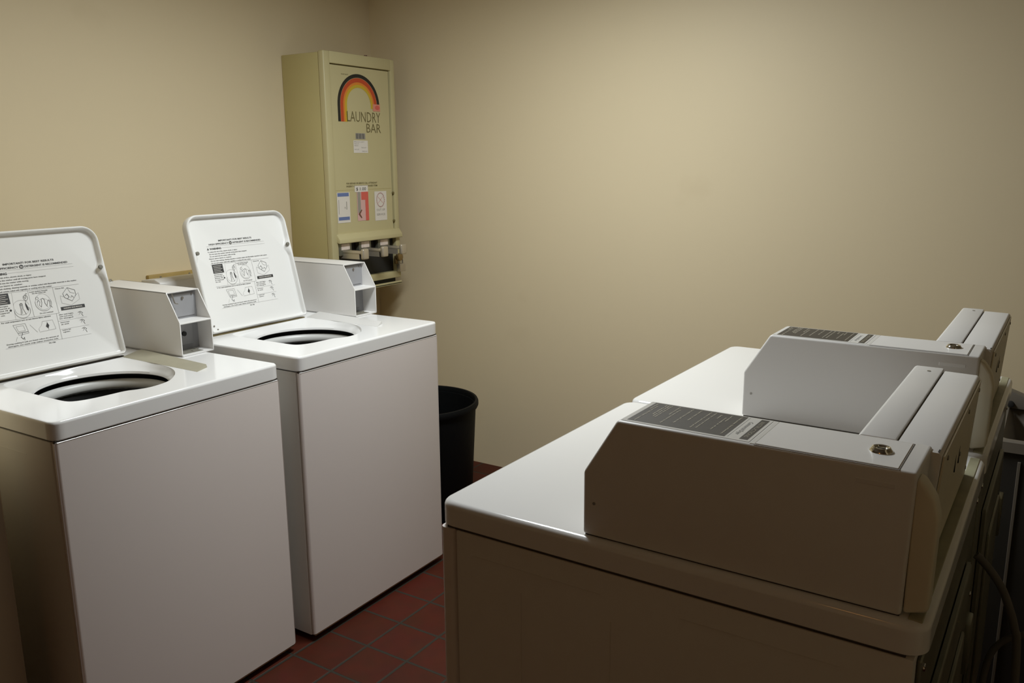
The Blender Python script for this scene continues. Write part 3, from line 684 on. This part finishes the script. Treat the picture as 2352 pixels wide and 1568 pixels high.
link('pink_sticker', bm, ['r_black', 'r_red', 'r_org', 'r_yel', 'l_olive', 'pink', 'red_st', 'grey_st', 'tanside'], door, smooth=False); bm = bmesh.new()
PF.text(bm, 'FOR REFUND OR SERVICE CALL ATTENDANT', 1.180, 1.4235, .0075, .210, 'l', 4, 1, .02); PF.text(bm, 'INSERT COINS TO PURCHASE ITEM', 1.180, 1.4105, .0075, .210, 'l', 4, 1, .02)
PF.line(bm, [(1.105, 1.398), (1.49, 1.398)], .0018, 8)
link('service_text', bm, ['r_black', 'r_red', 'r_org', 'r_yel', 'l_olive', 'pink', 'red_st', 'grey_st', 'tanside'], door, smooth=False)
bm = bmesh.new(); PF.quad(bm, 1.255, 1.628, 1.320, 1.655, 0)
for i in range(9): PF.line(bm, [(1.259 + i * .0066, 1.631), (1.259 + i * .0066, 1.652)], (.002, .0035, .0015)[i % 3], 1, k=1.6)
link('barcode_label', bm, ['grey_st', 'ink'], door, smooth=False)
bm = bmesh.new(); PF.quad(bm, 1.238, 1.566, 1.335, 1.622, 0)
for i, (a, w) in enumerate(((1.242, .07), (1.244, .03), (1.244, .026), (1.29, .034), (1.244, .03), (1.295, .034))): PF.text(bm, 'PRICE LIST', a, 1.613 - i * .0085, .005, w, 'l', 1, 1.6)
link('price_sticker', bm, ['white_st', 'grey_st'], door, smooth=False)
# three product cards
cards = []
bm = bmesh.new(); PF.quad(bm, 1.113, 1.250, 1.196, 1.388, 0, 1.6); PF.quad(bm, 1.117, 1.370, 1.190, 1.386, 1, 2.4); PF.quad(bm, 1.119, 1.262, 1.190, 1.277, 1, 2.4)
PF.quad(bm, 1.122, 1.290, 1.1245, 1.355, 2, 2.4); PF.quad(bm, 1.172, 1.310, 1.176, 1.346, 2, 2.4); PF.quad(bm, 1.16, 1.315, 1.164, 1.322, 2, 2.4)
link('product_card', bm, ['white_st', 'blue_st', 'grey_st'], door, smooth=False)['label'] = 'white card with a blue bar at top and bottom'
bm = bmesh.new(); PF.quad(bm, 1.232, 1.387, 1.322, 1.416, 0, 1.6); PF.text(bm, '$ 1.00', 1.242, 1.394, .014, .066, 'l', 1, 2.4)
PF.quad(bm, 1.245, 1.253, 1.322, 1.387, 2, 1.6); PF.quad(bm, 1.300, 1.253, 1.322, 1.387, 3, 2.4); PF.quad(bm, 1.274, 1.350, 1.300, 1.387, 3, 2.4); PF.quad(bm, 1.249, 1.29, 1.268, 1.387, 5, 2.4)
PF.poly(bm, [(1.25, 1.285), (1.272, 1.306), (1.276, 1.302), (1.262, 1.285), (1.274, 1.268), (1.27, 1.264)], 4, 3)
link('product_card', bm, ['white_st', 'ink', 'pink_st', 'red_st', 'brown', 'grey_st'], door, smooth=False)['label'] = 'red and pink card under a white price tag'
bm = bmesh.new(); PF.quad(bm, 1.366, 1.247, 1.452, 1.386, 0, 1.6); PF.oval(bm, 1.408, 1.345, .027, .033, .004, 1, 22, k=2.4)
for p in (((1.39, 1.33), (1.425, 1.36)), ((1.39, 1.36), (1.425, 1.33))): PF.line(bm, list(p), .003, 1, k=2.4)
PF.text(bm, 'OUT OF', 1.378, 1.293, .010, .06, 'l', 2, 2.4); PF.text(bm, 'SERVICE', 1.378, 1.271, .010, .06, 'l', 2, 2.4)
link('product_card', bm, ['white_st', 'pink_st', 'grey_st'], door, smooth=False)['label'] = 'white card with a pink circle and dark print'
for z in (1.375, 1.240):
    bm = bmesh.new(); cyl(bm, (XD - .001, 1.500, z), .006, .008, 'x', 12, bev=.001); link('door_stud', bm, 'l_olive', door)
# hood, recess, coin slides, tray
bm = bmesh.new(); prism(bm, [(XD - .02, 1.205), (XD + .004, 1.200), (XD + .022, 1.176), (XD + .024, 1.160), (XD + .020, 1.157), (XD - .02, 1.168)], 'y', dy0 + .028, dy1 - .004, .002, 2); link('hood', bm, 'tan', disp)
bm = bmesh.new(); box(bm, (XD - .030, dy0 + .038, .985), (XD - .022, dy1 - .028, 1.178)); link('recess_plate', bm, 'black', disp)
for i, y in enumerate((1.150, 1.284, 1.418)):
    bm = bmesh.new(); box(bm, (XD - .022, y - .044, 1.100), (XD + .002, y + .040, 1.158), .003, 2); box(bm, (XD + .002, y - .030, 1.126), (XD + .0035, y + .026, 1.154), .0008, 1, mi=1)
    sl = link('coin_slide', bm, ['galv', 'slab'], disp)
    bm = bmesh.new(); box(bm, (XD - .022, y - .020, 1.112), (XD + .118, y + .016, 1.124), .003, 2); box(bm, (XD - .02, y - .018, 1.088), (XD + .10, y - .015, 1.128)); box(bm, (XD + .112, y - .022, 1.088), (XD + .130, y + .018, 1.136), .006, 3)
    link('slide_handle', bm, 'handle', sl)
bm = bmesh.new(); box(bm, (XD - .03, dy0 + .038, .958), (XD + .006, dy1 - .004, .990), .003, 2); link('tray_lip', bm, 'tan', disp)
bm = bmesh.new(); box(bm, (XL + .002, dy0 + .004, .927), (XD + .010, dy1 - .006, .933), .001, 1); box(bm, (XD + .004, dy0 + .004, .925), (XD + .010, dy1 - .006, .940), .001, 1); link('tray_floor', bm, 'tan', disp)
bm = bmesh.new(); box(bm, (XL + .002, dy0 + .01, .933), (XD - .02, dy1 - .02, .956)); link('tray_opening', bm, 'black', disp)
bm = bmesh.new(); cyl(bm, (XD - .06, dy1 - .13, dz1 + .004), .008, .018, 'z', 12); link('top_bolt', bm, 'brown', disp)
# padlock hangs from the hasp
pk = empty('padlock', 'small padlock hanging on the lower right of the wall dispenser', 'padlock', (XD + .014, 1.522, 1.012))
bm = bmesh.new(); box(bm, (-.010, -.022, -.026), (.014, .022, .014), .004, 3); link('lock_body', bm, 'handle', pk)
bm = bmesh.new(); tube(bm, [(.001, -.013, .010), (.001, -.013, .030), (.001, -.007, .042), (.001, .007, .042), (.001, .013, .030), (.001, .013, .010)], .0035, 10); link('shackle', bm, 'screw', pk)
bm = bmesh.new(); cyl(bm, (XD + .018, 1.508, 1.060), .019, .022, 'x', 24, bev=.004); box(bm, (XD - .004, 1.493, 1.026), (XD + .008, 1.509, 1.066), .002, 1); link('hasp_knob', bm, 'brass', disp)

# ------------------------------------------------------------------ wood strip on the left wall
bm = bmesh.new(); box(bm, (XL + .0005, .288, 1.015), (XL + .020, .62, 1.088), .003, 2)
o = link('wall_board', bm, 'wood'); o['label'] = 'brown wooden board fixed to the left wall behind the farther washer'; o['category'] = 'wall board'
for y in (.34, .475):
    bm = bmesh.new(); cyl(bm, (XL + .0205, y, 1.077), .004, .003, 'x', 12, bev=.0008); link('board_screw', bm, 'screw', o)

# ------------------------------------------------------------------ black bin
BX, BY, BZ, BR = -.397, 1.057, .50, .255
bn = empty('waste_bin', 'open round black plastic bin on the floor behind the farther washer', 'waste bin', (BX, BY, 0))
bm = bmesh.new(); lathe(bm, [(0, .002), (BR * .84, .002), (BR * .855, .010), (BR * .955, BZ - .022), (BR * .93, BZ - .025), (BR * .835, .014), (0, .012)], (0, 0, 0), 72); link('bin_body', bm, 'bin', bn)
bm = bmesh.new(); lathe(bm, [(BR * .94, BZ - .03), (BR * .985, BZ - .03), (BR, BZ - .022), (BR, BZ - .008), (BR * .985, BZ), (BR * .95, BZ), (BR * .935, BZ - .010)], (0, 0, 0), 72, True); link('rim', bm, 'bin', bn)

# ------------------------------------------------------------------ utility tub at the far right
sk = empty('utility_tub', 'grey plastic laundry tub on a dark cabinet, just past the far end of the dryers', 'laundry tub', (1.790, .862, 0))
W_, D_ = .52, .42
bm = bmesh.new(); t = bmesh.new(); L_ = []
for (ins, z, q) in ((.0, .725, .014), (0, .754, .014), (.006, .758, .012), (.024, .757, .018), (.034, .745, .02), (.060, .63, .03), (.07, .62, .03)):
    L_.append([t.verts.new((x, y, z)) for x, y in rrect(ins, ins, W_ - ins, D_ - ins, q, 5)])
for A, B in zip(L_, L_[1:]):
    for i in range(len(A)): t.faces.new((A[i], A[(i + 1) % len(A)], B[(i + 1) % len(A)], B[i]))
t.faces.new(L_[-1])
O_ = [L_[0]]
for (ins, z, q) in ((.018, .725, .02), (.045, .61, .03)): O_.append([t.verts.new((x, y, z)) for x, y in rrect(ins, ins, W_ - ins, D_ - ins, q, 5)])
for A, B in zip(O_, O_[1:]):
    for i in range(len(A)): t.faces.new((A[i], B[i], B[(i + 1) % len(A)], A[(i + 1) % len(A)]))
t.faces.new(O_[-1]); bmesh.ops.recalc_face_normals(t, faces=t.faces); merge(bm, t)
link('basin', bm, 'sink', sk)
bm = bmesh.new(); prism(bm, [(.003, .755), (.003, .806), (.018, .812), (.075, .792), (.13, .785), (W_ - .01, .785), (W_ - .005, .755)], 'y', D_ - .05, D_ - .005, .004, 2); sp = link('splash_back', bm, 'sink', sk)
bm = bmesh.new(); cyl(bm, (.026, D_ - .054, .770), .010, .012, 'y', 16, bev=.002); link('faucet_hole', bm, 'black', sp)
bm = bmesh.new(); tube(bm, [(.30, D_ - .03, .78), (.30, D_ - .03, .84), (.30, D_ - .07, .87), (.30, D_ - .15, .87), (.30, D_ - .17, .84)], .010, 12); link('faucet', bm, 'chrome', sk)
bm = bmesh.new()
box(bm, (.010, .010, 0), (W_ - .010, .024, .726)); box(bm, (.010, D_ - .024, 0), (W_ - .010, D_ - .010, .726)); box(bm, (.010, .024, 0), (.024, D_ - .024, .726)); box(bm, (W_ - .024, .024, 0), (W_ - .010, D_ - .024, .726))
bc = link('base_cabinet', bm, 'cabdark', sk)
bm = bmesh.new(); box(bm, (.068, .004, .02), (.076, .011, .70), .001, 1); link('door_edge', bm, 'sink', bc)

# ------------------------------------------------------------------ lighting
LX, LY, LZ = .46, .27, ZC - .045
fx = empty('ceiling_light', 'flat fluorescent ceiling panel above the aisle between washers and dryers', 'ceiling light', (LX, LY, 0))
bm = bmesh.new(); box(bm, (-.18, -.62, ZC - .040), (.18, .62, ZC - .001), .006, 2); link('light_housing', bm, 'ceil', fx)
ld = bpy.data.lights.new('fluorescent_light', 'AREA'); ld.shape = 'RECTANGLE'; ld.size = .32; ld.size_y = .8; ld.energy = 35; ld.color = (.95, 1.0, 1.01)
lo = bpy.data.objects.new('fluorescent_light', ld); COL.objects.link(lo); lo.location = (LX, LY, LZ)

# weak warm fill added unseen in the hall, to lift the shaded near sides
hl = empty('ceiling_light', 'added warm fill lamp, unseen on the hallway ceiling behind the camera', 'ceiling light', (1.5, -2.7, 0))
bm = bmesh.new(); cyl(bm, (0, 0, ZC - .025), .14, .05, 'z', 32, bev=.006); link('light_housing', bm, 'ceil', hl)  # housing drawn round the added fill
l2 = bpy.data.lights.new('added_hall_fill', 'AREA'); l2.shape = 'DISK'; l2.size = .24; l2.energy = 1.3; l2.color = (1.0, .42, .12)
o2 = bpy.data.objects.new('added_hall_fill', l2); COL.objects.link(o2); o2.location = (1.5, -2.7, ZC - .055)

w = bpy.data.worlds.new('room_air'); scene.world = w; w.use_nodes = True
w.node_tree.nodes['Background'].inputs[0].default_value = (.9, .8, .6, 1); w.node_tree.nodes['Background'].inputs[1].default_value = 0.0

# ------------------------------------------------------------------ camera
cam = bpy.data.cameras.new('camera'); co = bpy.data.objects.new('camera', cam); COL.objects.link(co)
F = Vector((-.53106311, .82185631, -.2062139)); R_ = Vector((.84075169, .54136766, -.00759299)); U_ = Vector((-.10539719, .17740705, .97847748))
co.matrix_world = Matrix(((R_.x, U_.x, -F.x, 1.8891), (R_.y, U_.y, -F.y, -1.7350), (R_.z, U_.z, -F.z, 1.5138), (0, 0, 0, 1)))
cam.sensor_width = 36; cam.sensor_fit = 'HORIZONTAL'; cam.lens = 36 * 1943.08 / 2352; cam.clip_start = .02
cam.dof.use_dof = False
scene.camera = co
scene.view_settings.view_transform = 'Standard'; scene.view_settings.look = 'None'; scene.view_settings.gamma = 1
scene.view_settings.exposure = 0.0
scene.cycles.max_bounces = 10; scene.cycles.diffuse_bounces = 6
